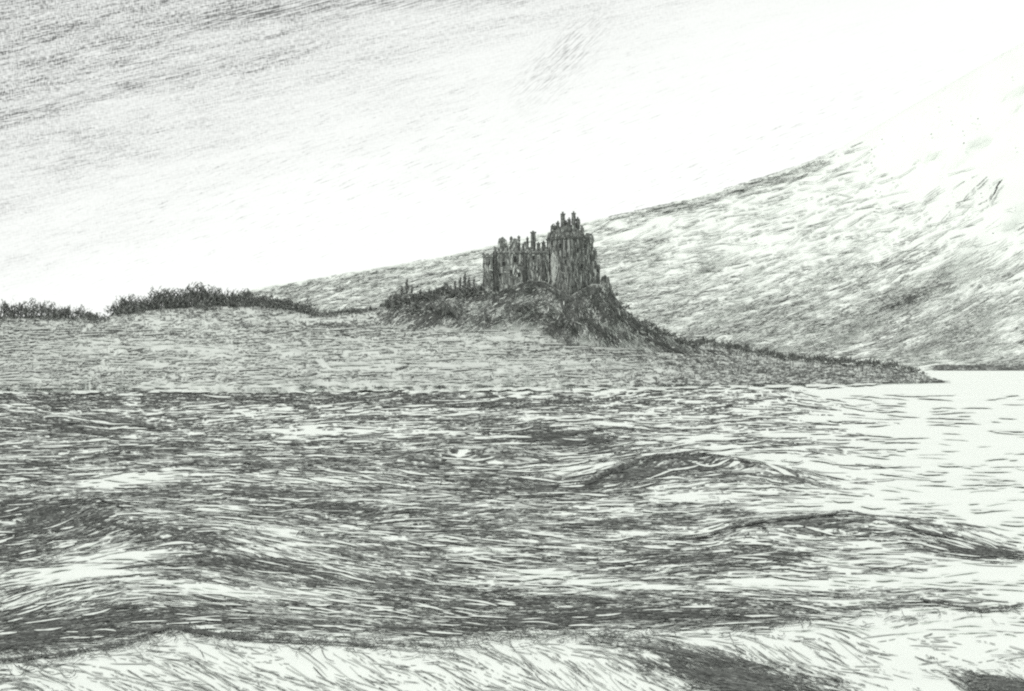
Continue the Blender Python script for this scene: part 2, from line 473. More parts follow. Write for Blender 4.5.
def cliff_Y(u, v):
    b = C_bot(u); t = C_top(u)
    w = np.clip((b - v) / np.maximum(b - t, 1), 0, 1.2)
    Yb = land_Y(u, b) - 1.0
    lumps = 5.0 * (fbm(u / 9., v / 14., 81) - .5)
    Yt = np.maximum(556., Yb + 7)
    return Yb + (Yt - Yb) * w ** .85 + lumps * sm(0, .15, w) * (1 - sm(.85, 1, w))


def cliff_map(u, v, lift=1.0):
    P = unproj(u, v, cliff_Y(u, v))
    P[..., 1] -= .35 * lift; P[..., 2] += .1 * lift
    return P


PLATEAU = []


def build_cliff():
    mb = MB()
    us = np.arange(372, 721, 2.)
    ws = np.linspace(0, 1, 40)
    U, Wg = np.meshgrid(us, ws)
    rag = 2.6 * (noise(us / 3., us * 0, 5) - .5)
    V = C_bot(U) + (C_top(U) + rag[None, :] - C_bot(U)) * Wg
    P = unproj(U, V, cliff_Y(U, V))
    P[0, :, 2] -= 2.5; P[0, :, 1] -= 1.
    last = P[-1]; back = []
    for dy, k in ((14, 1.), (40, 1.), (60, .7), (85, .2), (100, -.1)):
        b = last.copy(); b[:, 0] *= (b[:, 1] + dy) / b[:, 1]; b[:, 1] += dy; b[:, 2] = last[:, 2] * k - (1 if k < 0 else 0)
        back.append(b)
    P = np.concatenate([P, np.stack(back)])
    mb.grid(P)

    def ang(u, v):
        a = -28 + 0 * u
        a = a + (72 + 28) * sm(535, 560, u) - 34 * sm(590, 650, u)
        return a

    def tone(u, v):
        d = .37 - .10 * sm(500, 470, u) + (fbm(u / 9., v / 6., 91) - .5) * 1.5 + .08 * sm(560, 580, u) + .4 * np.exp(-((v - C_top(u)) / 7.) ** 2) * (u > 480) * (u < 612)
        d = d + .45 * blob(u, v, 562, 326, 16, 7) + .2 * blob(u, v, 590, 305, 20, 14) + .3 * blob(u, v, 525, 312, 14, 6) + .3 * blob(u, v, 410, 310, 30, 8) + .25 * blob(u, v, 450, 315, 30, 8)
        d = d - .45 * blob(u, v, 515, 302, 16, 5, -20) - .5 * blob(u, v, 560, 275, 7, 16) - .35 * blob(u, v, 583, 335, 10, 5, 50) - .35 * blob(u, v, 640, 341, 22, 4, 30) - .3 * blob(u, v, 480, 300, 12, 5)
        d = d - .4 * sm(.0, 1, (v - C_bot(u) + 8) / 8) * (u < 545)
        return np.clip(d, 0, 1.1)

    for n, mi, L, W, p in ((3600, 2, (4, 16), (.7, 1.2), .8), (5600, 1, (4, 20), (.5, .9), 1), (5600, 0, (3, 20), (.5, .95), 1.5), (2600, 3, (3, 9), (.5, .9), 0), (420, 4, (2, 6), (.45, .7), 0)):
        u = R.uniform(376, 716, n); hh = C_bot(u) - C_top(u)
        v = C_top(u) + hh * R.uniform(.02, 1, n)
        k = R.random(n) < (np.clip(tone(u, v), 0, 1.2) ** p if p else .5 * (1.1 - np.clip(tone(u, v), 0, 1))) * np.clip(hh / 50, .1, 1) * .75
        u, v = u[k], v[k]; m = len(u)
        cross = R.random(m) < .2
        a = ang(u, v) + R.normal(0, 13, m) + np.where(cross, R.choice([-60, 55, 90], m), 0)
        lf = {3: 1., 2: 1.4, 1: 1.8, 0: 2.2, 4: 2.8}[mi] if mi != 3 else 2.0
        mb.strokes(lambda x, y, lf=lf: cliff_map(x, np.clip(y, C_top(x) + .3, C_bot(x) + 1), lf), u, v, a, R.uniform(*L, m), R.uniform(*W, m), R.normal(0, .35, m), mi + 1)
    for pts in ([(503, 283), (515, 281), (530, 281), (545, 288)], [(551, 275), (556, 284), (564, 290), (570, 300)], [(470, 302), (485, 298), (495, 290), (499, 282)],
                [(600, 290), (620, 318), (650, 340), (680, 352)], [(585, 318), (600, 332), (615, 343)], [(560, 300), (566, 315), (575, 330)]):
        q = np.array(pts, float)
        for i in range(len(q) - 1):
            c = (q[i] + q[i + 1]) / 2; dd = q[i + 1] - q[i]
            for r in range(3):
                mb.strokes(lambda x, y: cliff_map(x, np.clip(y, C_top(x) + .3, C_bot(x)), 2.6), [c[0] + R.normal(0, .6)], [c[1] + R.normal(0, .6)], [math.degrees(math.atan2(dd[1], dd[0]))],
                           np.hypot(*dd) * 1.15, 1.2, .1, 1)
    tag(mb.build('cliff', [M_ROCK] + INKS, smooth=False), 'steep dark rock crag beneath the castle', kind='structure')


# ================================================================== MOUNTAIN
M_top = curve([(-900, 372), (100, 330), (215, 300), (255, 288), (300, 281), (345, 273), (400, 264), (450, 255), (490, 246), (540, 234), (590, 221), (640, 210), (700, 196),
               (760, 178), (800, 165), (840, 148), (880, 124), (930, 95), (980, 66), (1024, 42), (1100, 10), (1300, -70), (1600, -150), (2200, -100)])
M_BASE = 370.6


def mount_Y(u, v):
    w = np.clip((M_BASE - v) / np.maximum(M_BASE - M_top(u), 1), 0, 1.1)
    return 2470. + 1900. * w ** .9 + 260. * (fbm(u / 60. + v / 60., v / 40. - u / 200., 51) - .5) * sm(0, .1, w) + 25 * (fbm(u / 14., v / 10., 52) - .5) * sm(0, .1, w)


def mount_map(u, v, lift=1.0):
    P = unproj(u, v, mount_Y(u, v))
    P[..., 1] -= 12 * lift; P[..., 2] += .2 * lift
    return P


def build_mountain():
    mb = MB()
    us = np.concatenate([np.arange(-900, 100, 50), np.arange(100, 1300, 6.), np.arange(1300, 2201, 50)])
    ws = np.linspace(0, 1, 60)
    U, Wg = np.meshgrid(us, ws)
    V = M_BASE + (M_top(U) - M_BASE) * Wg
    P = unproj(U, V, mount_Y(U, V))
    P[0, :, 2] = -3
    last = P[-1]; back = []
    for dy, k in ((300, .95), (900, .6), (1800, -.02)):
        b = last.copy(); b[:, 0] *= (b[:, 1] + dy) / b[:, 1]; b[:, 1] += dy; b[:, 2] = last[:, 2] * k
        back.append(b)
    mb.grid(np.concatenate([P, np.stack(back)]))

    def edge(u): return np.clip(M_top(u), 60, 400)

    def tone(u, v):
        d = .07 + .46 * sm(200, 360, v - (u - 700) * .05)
        d = d * (1 - .85 * sm(0, 160, (u - 790) * .9 - (v - 150) * 1.15))     # mist over the top right, put in as sparser strokes
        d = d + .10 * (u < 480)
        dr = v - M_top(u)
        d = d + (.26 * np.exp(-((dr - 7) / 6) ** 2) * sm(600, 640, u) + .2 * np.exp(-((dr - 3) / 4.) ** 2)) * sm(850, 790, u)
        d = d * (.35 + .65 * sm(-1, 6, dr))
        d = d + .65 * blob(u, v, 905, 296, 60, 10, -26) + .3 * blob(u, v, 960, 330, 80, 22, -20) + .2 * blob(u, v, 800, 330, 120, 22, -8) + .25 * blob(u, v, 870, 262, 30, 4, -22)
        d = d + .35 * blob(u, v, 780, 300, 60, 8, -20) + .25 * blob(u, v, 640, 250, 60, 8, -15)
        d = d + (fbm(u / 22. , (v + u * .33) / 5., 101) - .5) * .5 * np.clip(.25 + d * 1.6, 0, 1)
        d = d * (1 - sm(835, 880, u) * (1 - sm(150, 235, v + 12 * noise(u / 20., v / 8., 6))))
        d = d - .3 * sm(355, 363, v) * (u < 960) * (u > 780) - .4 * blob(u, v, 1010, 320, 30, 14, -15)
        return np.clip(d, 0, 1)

    def ang(u, v):
        a = -13 - 4 * sm(600, 800, u) - 10 * sm(800, 960, u) * sm(360, 300, v) + 8 * sm(330, 366, v)
        return a

    for n, mi, L, W, p in ((36000, 3, (8, 40), (.45, .85), .8), (30000, 2, (6, 30), (.35, .62), 1.1), (13000, 1, (3, 14), (.35, .6), 1.7), (3500, 0, (2, 7), (.35, .6), 2.6)):
        u = R.uniform(180, 1400, n); v = R.uniform(40, 370, n)
        k = (v > M_top(u) + 1) & (R.random(n) < tone(u, v) ** p * .9)
        u, v = u[k], v[k]; m = len(u)
        mb.strokes(lambda a, b, lf=1 + .5 * (3 - mi): mount_map(a, np.clip(b, M_top(a), M_BASE - .4), lf), u, v, ang(u, v) + R.normal(0, 8, m), R.uniform(*L, m), R.uniform(*W, m), R.normal(0, .12, m), mi + 1)
    # single marks high on the slope
    for (a, b, c, d, cnt, mi) in ((983, 204, 998, 181, 9, 0), (975, 207, 990, 200, 3, 2), (925, 235, 978, 182, 8, 2), (868, 213, 905, 209, 9, 2), (690, 200, 775, 174, 16, 2),
                                  (775, 174, 838, 151, 14, 3), (612, 215, 700, 200, 20, 2), (660, 213, 760, 184, 20, 3), (868, 270, 892, 258, 8, 1), (890, 300, 945, 284, 22, 1), (880, 308, 925, 294, 14, 0), (1000, 240, 1024, 225, 5, 2)):
        t = R.random(cnt); uu = a + (c - a) * t; vv = b + (d - b) * t + R.normal(0, 1.0, cnt)
        vv = np.maximum(vv, M_top(uu) + 1.2)
        sl = math.degrees(math.atan2(d - b, c - a))
        mb.strokes(lambda x, y: mount_map(x, np.maximum(y, M_top(x)), 3.), uu, vv, R.normal(sl, 4, cnt), R.uniform(6, 15, cnt), R.uniform(.6, 1.1, cnt), 0.0, mi + 1)
    # dark foot of the far shore
    cnt = 1500
    uu = R.uniform(930, 1400, cnt); vv = 368.4 + R.normal(0, 1.3, cnt) - .6 * sm(1000, 930, uu)
    mb.strokes(lambda x, y: mount_map(x, np.clip(y, 350, M_BASE - .3), 2.6), uu, vv, R.normal(0, 2, cnt), R.uniform(6, 18, cnt), R.uniform(.7, 1.3, cnt), 0.0, R.choice([1, 1, 2, 2, 3], cnt))
    # specks
    cnt = 50
    uu = R.uniform(800, 1024, cnt); vv = R.uniform(60, 240, cnt)
    kk = vv > M_top(uu) + 12; uu, vv = uu[kk], vv[kk]; cnt = len(uu)
    mb.strokes(lambda x, y: mount_map(x, y, 3.), uu, vv, R.uniform(-40, 0, cnt), 1.8, 1.1, 0.0, R.choice([2, 3, 4], cnt))
    tag(mb.build('mountain', [M_MOUNT] + INKS, smooth=True), 'pale mountainside across the sound', kind='structure')


# ================================================================== CASTLE
def px(u, v, Y): return unproj(u, v, Y)


def zz(v, Y): return H + (V0 - v) / F * Y


def hatch_mesh(mb, dens_, mi_choices, L=(1., 5.), W=(.25, .5), lift=.09, slant=0.12):
    """pen strokes down the walls, in the plane of each wall face"""
    V = np.concatenate(mb.v); faces = list(mb.f); dens = dens_ * .8
    for f in faces:
        q = V[f]
        nrm = np.cross(q[1] - q[0], q[2] - q[0]); a = np.linalg.norm(nrm)
        if a < 1e-6: continue
        nrm = nrm / a
        if len(f) == 4: area = a if False else .5 * (np.linalg.norm(np.cross(q[1] - q[0], q[2] - q[0])) + np.linalg.norm(np.cross(q[2] - q[0], q[3] - q[0])))
        else: area = .5 * a * (len(f) - 2)
        if abs(nrm[2]) > .95 or nrm[1] > .6 or len(f) > 4: continue
        n = R.poisson(area * dens)
        up = np.array([0, 0, 1.]); up = up - nrm * nrm.dot(up); up /= np.linalg.norm(up)
        side = np.cross(nrm, up)
        for _ in range(n):
            s, t = R.random(2)
            if len(f) == 4: c = (q[0] * (1 - s) + q[1] * s) * (1 - t) + (q[3] * (1 - s) + q[2] * s) * t
            else:
                if s + t > 1: s, t = 1 - s, 1 - t
                c = q[0] + s * (q[1] - q[0]) + t * (q[2] - q[0])
            l = R.uniform(*L); w = R.uniform(*W); an = R.normal(0, slant) + (1.3 if R.random() < .15 else 0)
            d = up * math.cos(an) + side * math.sin(an); e = np.cross(nrm, d)
            # keep inside the face
            zs = q[:, 2]; ext = max(.2, min(c[2] - zs.min(), zs.max() - c[2], l / 2)) if abs(an) < .8 else l / 4
            o = nrm * lift * R.uniform(.6, 1.6)
            b = R.normal(0, .12)
            P = [c - d * ext - e * w / 2 * .4 + o, c - d * ext + e * w / 2 * .4 + o, c + e * (w / 2 + b) + o, c + e * (b - w / 2) + o, c + d * ext + e * w * .2 + o, c + d * ext - e * w * .2 + o]
            mb.add(P, [(0, 3, 2, 1), (3, 5, 4, 2)], int(R.choice(mi_choices)))


CM = [M_STONE] + INKS + [M_SLATE]


def prism(mb, base, z0, z1, mi=0):
    n = len(base)
    V = [(x, y, z0) for x, y in base] + [(x, y, z1) for x, y in base]
    mb.add(V, [tuple(range(n - 1, -1, -1)), tuple(range(n, 2 * n))] + [(i, (i + 1) % n, n + (i + 1) % n, n + i) for i in range(n)], mi)


def wall_grid(mb, p0, p1, z0, z1f, nseg):
    pass


def merlons(mb, p0, p1, z, size, gap, h, thick=.9):
    p0 = np.array(p0, float); p1 = np.array(p1, float); d = p1 - p0; L = np.hypot(*d); rz = math.atan2(d[1], d[0])
    n = max(1, int(L / (size + gap)))
    for i in range(n):
        c = p0 + d * ((i + .5) / n)
        hh = h * random.uniform(.55, 1.25)
        mb.box((c[0], c[1], z - .02), (size * random.uniform(.8, 1.15), thick, hh), rz, 0, random.uniform(.7, .95), .08)


def gable(mb, c, w, d, h_wall, h_roof, rz=0):
    """a gabled block: stone gable end towards the viewer, slate slopes"""
    hx, hy = w / 2, d / 2
    loc = [(-hx, -hy, 0), (hx, -hy, 0), (hx, hy, 0), (-hx, hy, 0), (-hx, -hy, h_wall), (hx, -hy, h_wall), (hx, hy, h_wall), (-hx, hy, h_wall), (0, -hy, h_wall + h_roof), (0, hy, h_wall + h_roof)]
    V = [(c[0] + x * math.cos(rz) - y * math.sin(rz), c[1] + x * math.sin(rz) + y * math.cos(rz), c[2] + z) for x, y, z in loc]
    n0 = mb.n
    mb.add(V, [(0, 3, 2, 1), (0, 1, 5, 4), (1, 2, 6, 5), (2, 3, 7, 6), (3, 0, 4, 7), (4, 5, 8), (6, 7, 9)], 0)
    mb.add([V[i] for i in (4, 8, 9, 7, 5, 6)], [(0, 1, 2, 3), (1, 4, 5, 2)], 6)


def window(parent, c, w, h, rz=0.0):
    mb = MB()
    # stone surround standing proud, dark opening
    mb.box((c[0], c[1], c[2]), (w, .34, h), rz, 0)
    mb.box((c[0], c[1] - .02, c[2] - .25), (w + .5, .5, .25), rz, 1)
    mb.box((c[0], c[1] - .02, c[2] + h), (w + .5, .5, .25), rz, 1)
    mb.build('window', [M_DARK, M_STONE], parent)


def build_castle():
    root = empty('castle', tuple(px(545, 292, 575)))
    tag(root, 'ruined grey stone castle with square keep and jagged chimneys on the rock crag', 'castle')
    bpy.context.view_layer.update()
    O = np.array(root.location)

    def fin(mb, name, dens, choice, L=(1., 5.), W=(.25, .5), slant=.12):
        hatch_mesh(mb, dens, choice, L, W, slant=slant)
        o = mb.build(name, CM)
        o.data.transform(__import__('mathutils').Matrix.Translation((-O[0], -O[1], -O[2])))
        o.parent = root
        return o

    X = lambda u, Y: (u - U0) / F * Y
    zb = zz(297, 572)
    dk = [1, 1, 1, 1, 2, 2, 3, 4, 5]
    # left corner turret
    Y = 566.
    mb = MB(); cx = X(488.5, Y + 2)
    zt = zz(257, Y)
    mb.cyl((cx, Y + 2.2, zb), 2.15, zt - zb, 14)
    mb.cyl((cx, Y + 2.2, zt), 2.4, .8, 14)
    for k in range(7):
        a = k * math.tau / 7
        mb.box((cx + 2.1 * math.cos(a), Y + 2.2 + 2.1 * math.sin(a), zt + .78), (.9, .5, random.uniform(.5, 1.1)), a + math.pi / 2)
    fin(mb, 'corner_turret', 2.0, dk)
    # main range
    Y = 568.
    mb = MB()
    x0, x1 = X(493.0, Y), X(549, Y)
    zt = zz(251.5, Y)
    prism(mb, [(x0, Y), (x1, Y), (x1, Y + 11), (x0, Y + 11)], zb, zt)
    mb.box(((x0 + x1) / 2, Y - .15, zt - .9), (x1 - x0 + .3, .5, .5), 0, 6)
    fin(mb, 'range_wall', 1.5, [1, 1, 1, 2, 2, 3, 4, 4, 5], (.8, 4.))
    mb = MB()
    mb.box(((x0 + x1) / 2, Y + .5, zt - .03), (x1 - x0 - .02, .7, .3), 0)
    merlons(mb, (x0, Y + .5), (x1, Y + .5), zt + .25, 1.0, .9, 1.1)
    fin(mb, 'battlement', 1., dk, (.5, 1))
    # broken wall-head standing between the gables
    mb = MB(); xx = x0 + .3
    while xx < x1 - .8:
        w_ = random.uniform(.5, 1.5); ha = random.uniform(.2, 2.6); hb = ha * random.uniform(.5, 1.3)
        mb.add([(xx, Y + 2.6, zt - .1), (xx + w_, Y + 2.6, zt - .1), (xx + w_, Y + 3.6, zt - .1), (xx, Y + 3.6, zt - .1), (xx, Y + 2.6, zt + ha), (xx + w_, Y + 2.6, zt + hb), (xx + w_, Y + 3.6, zt + hb), (xx, Y + 3.6, zt + ha)],
               [(0, 3, 2, 1), (4, 5, 6, 7), (0, 1, 5, 4), (1, 2, 6, 5), (2, 3, 7, 6), (3, 0, 4, 7)])
        xx += w_ * random.uniform(.9, 1.2) + .02
    mb.box(((x0 + x1) / 2, Y + 3.1, zt - .12), (x1 - x0 - .7, .8, .25), 0)
    fin(mb, 'broken_masonry', 2.5, dk, (.5, 2))
    # pilasters / buttresses
    for u_ in (495.5, 524.5, 543.5):
        mb = MB(); mb.box((X(u_, Y), Y - .5, zb), (1.1, 1.2, zt - zb - random.uniform(0, 2.5)), 0, 0, .85)
        fin(mb, 'buttress', 3, [1, 1, 1, 2])
    # gables and chimneys of the range
    for u_, w, vt, wall, fl in ((502.5, 3.5, 236, 4.1, 1.7), (514.5, 3.3, 237.5, 4.6, .7), (525, 2.3, 240.5, 2.9, 1.3)):
        mb = MB(); hh = zz(vt, Y) - zt
        gable(mb, (X(u_, Y + 2), Y + 4.5, zt - .02), w, 5, hh - fl, fl)
        fin(mb, 'gable', 1.6, dk, (.8, 3))
    for u_, w, vt, dy in ((518.8, 1.1, 236.5, 4), (511.2, 1.0, 237.2, 4), (533.2, 2.0, 232, 4), (538.5, 1.5, 243, 2), (527.4, 1.0, 238, 5), (499.8, .9, 239, 3), (543.5, 1.5, 242, 2)):
        mb = MB(); hh = zz(vt, Y + dy) - zt
        mb.box((X(u_, Y + dy), Y + dy, zt - .02), (w, w * 1.2, hh - .3), 0, 0, .93)
        mb.box((X(u_, Y + dy), Y + dy, zt + hh - .33), (w * 1.25, w * 1.4, .3), 0, 0)
        mb.cyl((X(u_, Y + dy), Y + dy, zt + hh - .04), w * .2, .5, 6, mi=6)
        fin(mb, 'chimney', 3, [1, 1, 2], (.6, 2))
    for u_, v_, w, h in ((515, 259.5, 1.2, 2.6), (504, 264, .9, 1.8), (525.5, 262, .9, 5.5), (543.4, 263, 1.0, 6.0), (535, 268, .8, 2.), (511, 272, .8, 1.5), (519, 275, .7, 1.5), (533.5, 258, .9, 1.6), (500, 275, .7, 1.4)):
        wo = MB()
        window(root, np.array([X(u_, Y - .2), Y - .16, zz(v_, Y) - h / 2]) - O, w, h)
    # keep: corner towards the viewer, two walls seen
    C = np.array([X(570, 560), 560.]); Lc = np.array([X(546.5, 570), 570.]); Rc = np.array([X(593.5, 573), 573.]); Bc = Lc + Rc - C
    zk = zz(236, 562); zb2 = zz(303, 562)
    mb = MB()
    # lower stone lighter lit front wall and darker side wall with a slight batter
    def bat(p, k):
        c = (C + Lc + Rc + Bc) / 4
        return c + (p - c) * k
    lv = [(zb2, 1.07), (zz(290, 562), 1.03), (zz(262, 562), 1.0), (zk, .985)]
    ring = [C, Rc, Bc, Lc]
    P = []
    for z, k in lv:
        for p in ring:
            q = bat(p, k); P.append((q[0], q[1], z))
    fs = []
    for i in range(3):
        for j in range(4):
            fs.append((i * 4 + j, i * 4 + (j + 1) % 4, (i + 1) * 4 + (j + 1) % 4, (i + 1) * 4 + j))
    fs.append((12, 13, 14, 15))
    mb.add(P, fs, 0)
    fin(mb, 'keep_wall', 1.9, [1, 1, 1, 1, 2, 2, 3, 4, 4], (1., 6.))
    # lit corner between range and keep: the light painted as a pale patch
    mb = MB()
    d = (C - Lc) / np.hypot(*(C - Lc)); nn = np.array([d[1], -d[0]])
    a = Lc + d * 2.4 + nn * .25; b = Lc + d * 7.0 + nn * .25
    pts = []
    ang0 = np.linspace(0, math.tau, 18, endpoint=False)
    cc = (a + b) / 2; zc = zz(268, 566)
    for k_, t in enumerate(ang0):
        rr = 1 + .18 * math.sin(3 * t + 1) + random.uniform(-.08, .08)
        q = cc + d * math.cos(t) * 2.0 * rr
        pts.append((q[0], q[1], zc + math.sin(t) * 6.3 * rr))
    th = [(x + nn[0] * .1, y + nn[1] * .1, z) for x, y, z in pts]
    mb.add(pts + th, [tuple(range(18, 36))] + [(i, (i + 1) % 18, 18 + (i + 1) % 18, 18 + i) for i in range(18)], 4)
    V = np.array(th)
    for _ in range(24):
        i = random.randrange(18); s = random.random() ** .5 * .9
        c = V.mean(0) * (1 - s) + V[i] * s; l = random.uniform(.5, 1.8); w = random.uniform(.12, .3)
        o3 = np.array([nn[0], nn[1], 0]) * .12; e3 = np.array([d[0], d[1], 0]) * w
        c = c + o3; uz = np.array([random.uniform(-.3, .3), 0, l])
        mb.add([c - e3 / 2 - uz / 2, c + e3 / 2 - uz / 2, c + e3 / 2 + uz / 2, c - e3 / 2 + uz / 2], [(0, 1, 2, 3)], random.choice([1, 2, 3, 3]))
    o = mb.build('lit_wall_patch', CM); o.data.transform(__import__('mathutils').Matrix.Translation(tuple(-O))); o.parent = root
    o['label'] = 'lit wall between range and keep, painted as a pale patch'
    # string course + battlement
    mb = MB()
    for p, q in ((Lc, C), (C, Rc), (Rc, Bc), (Bc, Lc)):
        m_ = (bat(p, .99) + bat(q, .99)) / 2; dd = q - p; L_ = np.hypot(*dd)
        mb.box((m_[0], m_[1], zk - 1.0), (L_, .9, .45), math.atan2(dd[1], dd[0]), 6)
        merlons(mb, bat(p, .96), bat(q, .96), zk, 1.35, .7, 1.7)
    fin(mb, 'battlement', 2.0, dk, (.5, 1.2))
    # cap house with gable and round stair turret
    cz = zk - .02
    mb = MB()
    gable(mb, (X(566, 569), 569, cz), 9.0, 6.5, zz(229.5, 567) - cz, 2.1, .35)
    fin(mb, 'cap_house', 1.8, dk, (.6, 2.5))
    mb = MB(); mb.cyl((X(553.5, 569), 569, cz), 1.1, zz(226.5, 569) - cz, 10); mb.cyl((X(553.5, 569), 569, zz(226.5, 569)), 1.25, 1.2, 10, .1, 6)
    fin(mb, 'stair_turret', 2.4, dk, (.6, 2))
    for u_, w, vt, dy in ((562.8, 1.5, 213, 8), (569.2, 1.1, 218.5, 6), (573.6, 1.4, 212.3, 9), (577.8, 1.2, 218, 10), (566.3, 1.0, 221.5, 8), (557.8, 1.2, 222, 8), (582, 1.2, 227, 9)):
        mb = MB(); yy = 560 + dy; hh = zz(vt, yy) - cz
        mb.box((X(u_, yy), yy, cz), (w, w * 1.1, hh - .5), .2, 0, .9)
        mb.box((X(u_, yy), yy, cz + hh - .52), (w * 1.15, w * 1.2, .25), .2, 0)
        mb.cyl((X(u_, yy), yy, cz + hh - .28), w * .26, .75, 6, w * .2, mi=6)
        fin(mb, 'chimney', 3, [1, 1, 2], (.6, 2))
    # lean wing dropping from the keep's right corner
    mb = MB(); yy = 571
    prism(mb, [(X(590.5, yy), yy), (X(597, yy), yy + 1), (X(597, yy), yy + 8), (X(590.5, yy), yy + 8)], zz(300, yy), zz(250.5, yy))
    merlons(mb, (X(590.8, yy), yy + .6), (X(597, yy), yy + 1.4), zz(250.5, yy), .7, .5, .8)
    fin(mb, 'side_wing', 2.2, dk)
    mb = MB(); mb.box((X(598.3, yy), yy + 2.5, zz(300, yy)), (1.6, 2, zz(264, yy) - zz(300, yy)), 0, 0, .85); fin(mb, 'buttress', 2.4, dk)
    # corner tourelle at right top
    mb = MB(); mb.cyl((X(590.5, 571), 571, zk - 3.6), .5, 1.6, 10, 1.2); mb.cyl((X(590.5, 571), 571, zk - 2.02), 1.2, 2.9, 10); fin(mb, 'bartizan', 2.4, dk, (.6, 2))
    # keep windows on both faces
    def kw(face, s, v_, w, h):
        p, q = (Lc, C) if face == 0 else (C, Rc)
        dd = q - p; c = bat(p + dd * s, 1.0); n_ = np.array([dd[1], -dd[0]]) / np.hypot(*dd); c = c + n_ * .12
        window(root, np.array([c[0], c[1], zz(v_, c[1]) - h / 2]) - O, w, h, math.atan2(dd[1], dd[0]))
    for a in ((0, .25, 243, .8, 1.9), (0, .6, 246, .8, 1.9), (0, .83, 262, .7, 1.6), (1, .3, 250, .8, 1.8), (1, .62, 246, .7, 1.6), (1, .5, 266, .8, 1.7), (1, .75, 272, .6, 1.4), (0, .86, 280, .6, 1.4)):
        kw(*a)
    # broken outwork right of the keep
    rr = empty('ruined_wall', tuple(px(605.5, 291, 572)))
    tag(rr, 'short broken stone wall stump on the crag edge to the right of the keep', 'wall')
    mb = MB()
    b0 = -2.5
    prof = [(-1.9, 4.6), (-1.2, 6.2), (-.6, 5.4), (0, 6.4), (.6, 5.6), (1.2, 5.9), (1.7, 3.2), (2.5, 1.6)]
    for (xa, za), (xb, zb_) in zip(prof[:-1], prof[1:]):
        mb.add([(xa, -.8, b0), (xb, -.8, b0), (xb, .8, b0), (xa, .8, b0), (xa, -.8, za), (xb, -.8, zb_), (xb, .8, zb_), (xa, .8, za)],
               [(0, 1, 5, 4), (1, 2, 6, 5), (2, 3, 7, 6), (3, 0, 4, 7), (4, 5, 6, 7)])
    hatch_mesh(mb, 2.2, dk)
    o = mb.build('masonry', CM, rr)


# ================================================================== TREES
def crown_mesh(name, kind, seed):
    rr = np.random.default_rng(seed)
    mb = MB()
    n = {'round': 120, 'tall': 95, 'shrub': 60}[kind]
    for i in range(n):
        if kind == 'round': c = np.array([rr.normal(0, 1.35), rr.normal(0, 1.2), 2.9 + rr.normal(0, 1.45)]); d = np.array([rr.normal(0, .7) + c[0] * .25, rr.normal(0, .5), 1.0])
        elif kind == 'tall':
            t = rr.random(); c = np.array([rr.normal(0, .9 * (1.15 - t)), rr.normal(0, .9 * (1.15 - t)), 1.2 + 7.5 * t]); d = np.array([rr.normal(0, .35), rr.normal(0, .3), 1.])
        else: c = np.array([rr.normal(0, 1.3), rr.normal(0, 1.0), .9 + abs(rr.normal(0, .8))]); d = np.array([rr.normal(0, .8), rr.normal(0, .6), .9])
        c[2] = max(c[2], .25)
        d = d / np.linalg.norm(d); l = rr.uniform(.7, 2.1) * (.8 if kind == 'shrub' else 1); w = rr.uniform(.2, .46)
        side = np.cross(d, rr.normal(0, 1, 3)); side = side / np.linalg.norm(side)
        if rr.random() < .7: side = np.array([d[2], 0, -d[0]]); side = side / np.linalg.norm(side)
        b = side * rr.normal(0, .3)
        P = [c - d * l / 2 - side * w * .3, c - d * l / 2 + side * w * .3, c + b + side * w / 2, c + b - side * w / 2, c + d * l / 2]
        mb.add(P, [(0, 1, 2, 3), (3, 2, 4)], int(rr.random() < .5))
    o = mb.build(name, [M_LEAF, M_LEAF2]); return o


def trunk_mesh(kind, seed):
    rr = random.Random(seed); mb = MB()
    top = {'round': 4.2, 'tall': 8.0, 'shrub': 1.3}[kind]; r0 = {'round': .28, 'tall': .24, 'shrub': .12}[kind]
    pts = [(rr.uniform(-.12, .12) * k, rr.uniform(-.1, .1) * k, -.6 + (top + .6) * k / 4) for k in range(5)]
    mb.tube(pts, [r0 * (1 - .2 * k) for k in range(5)])
    for k in range(4 if kind != 'shrub' else 3):
        a = rr.uniform(0, math.tau); z = top * rr.uniform(.3, .75); l = top * rr.uniform(.2, .35)
        p = [(0, 0, z), (math.cos(a) * l * .5, math.sin(a) * l * .5, z + l * .5), (math.cos(a) * l, math.sin(a) * l, z + l * .9)]
        mb.tube(p, [r0 * .45, r0 * .3, r0 * .12], 4)
    return mb.build('trunk', M_BARK)


PROTO = {}


def make_tree(kind, i):
    key = (kind, i)
    name = {'round': 'tree', 'tall': 'conifer', 'shrub': 'shrub'}[kind]
    if key not in PROTO:
        root = empty(name, (0, 0, 0))
        c = crown_mesh('crown', kind, 100 + i * 7 + len(kind)); c.parent = root
        t = trunk_mesh(kind, 50 + i); t.parent = root
        if kind == 'shrub': t.name = 'stem'; c.name = 'foliage'
        PROTO[key] = root
        return root
    p = PROTO[key]
    r = p.copy(); COL.objects.link(r)
    for ch in list(p.children):
        k = ch.copy(); COL.objects.link(k); k.parent = r
    return r


def plant(kind, P, s, label, cat, group):
    o = make_tree(kind, random.randrange(5))
    o.location = tuple(P); o.rotation_euler = (0, 0, random.uniform(-.5, .5)); o.scale = (s * random.uniform(.85, 1.2), s, s * random.uniform(.85, 1.1))
    tag(o, label, cat, group)


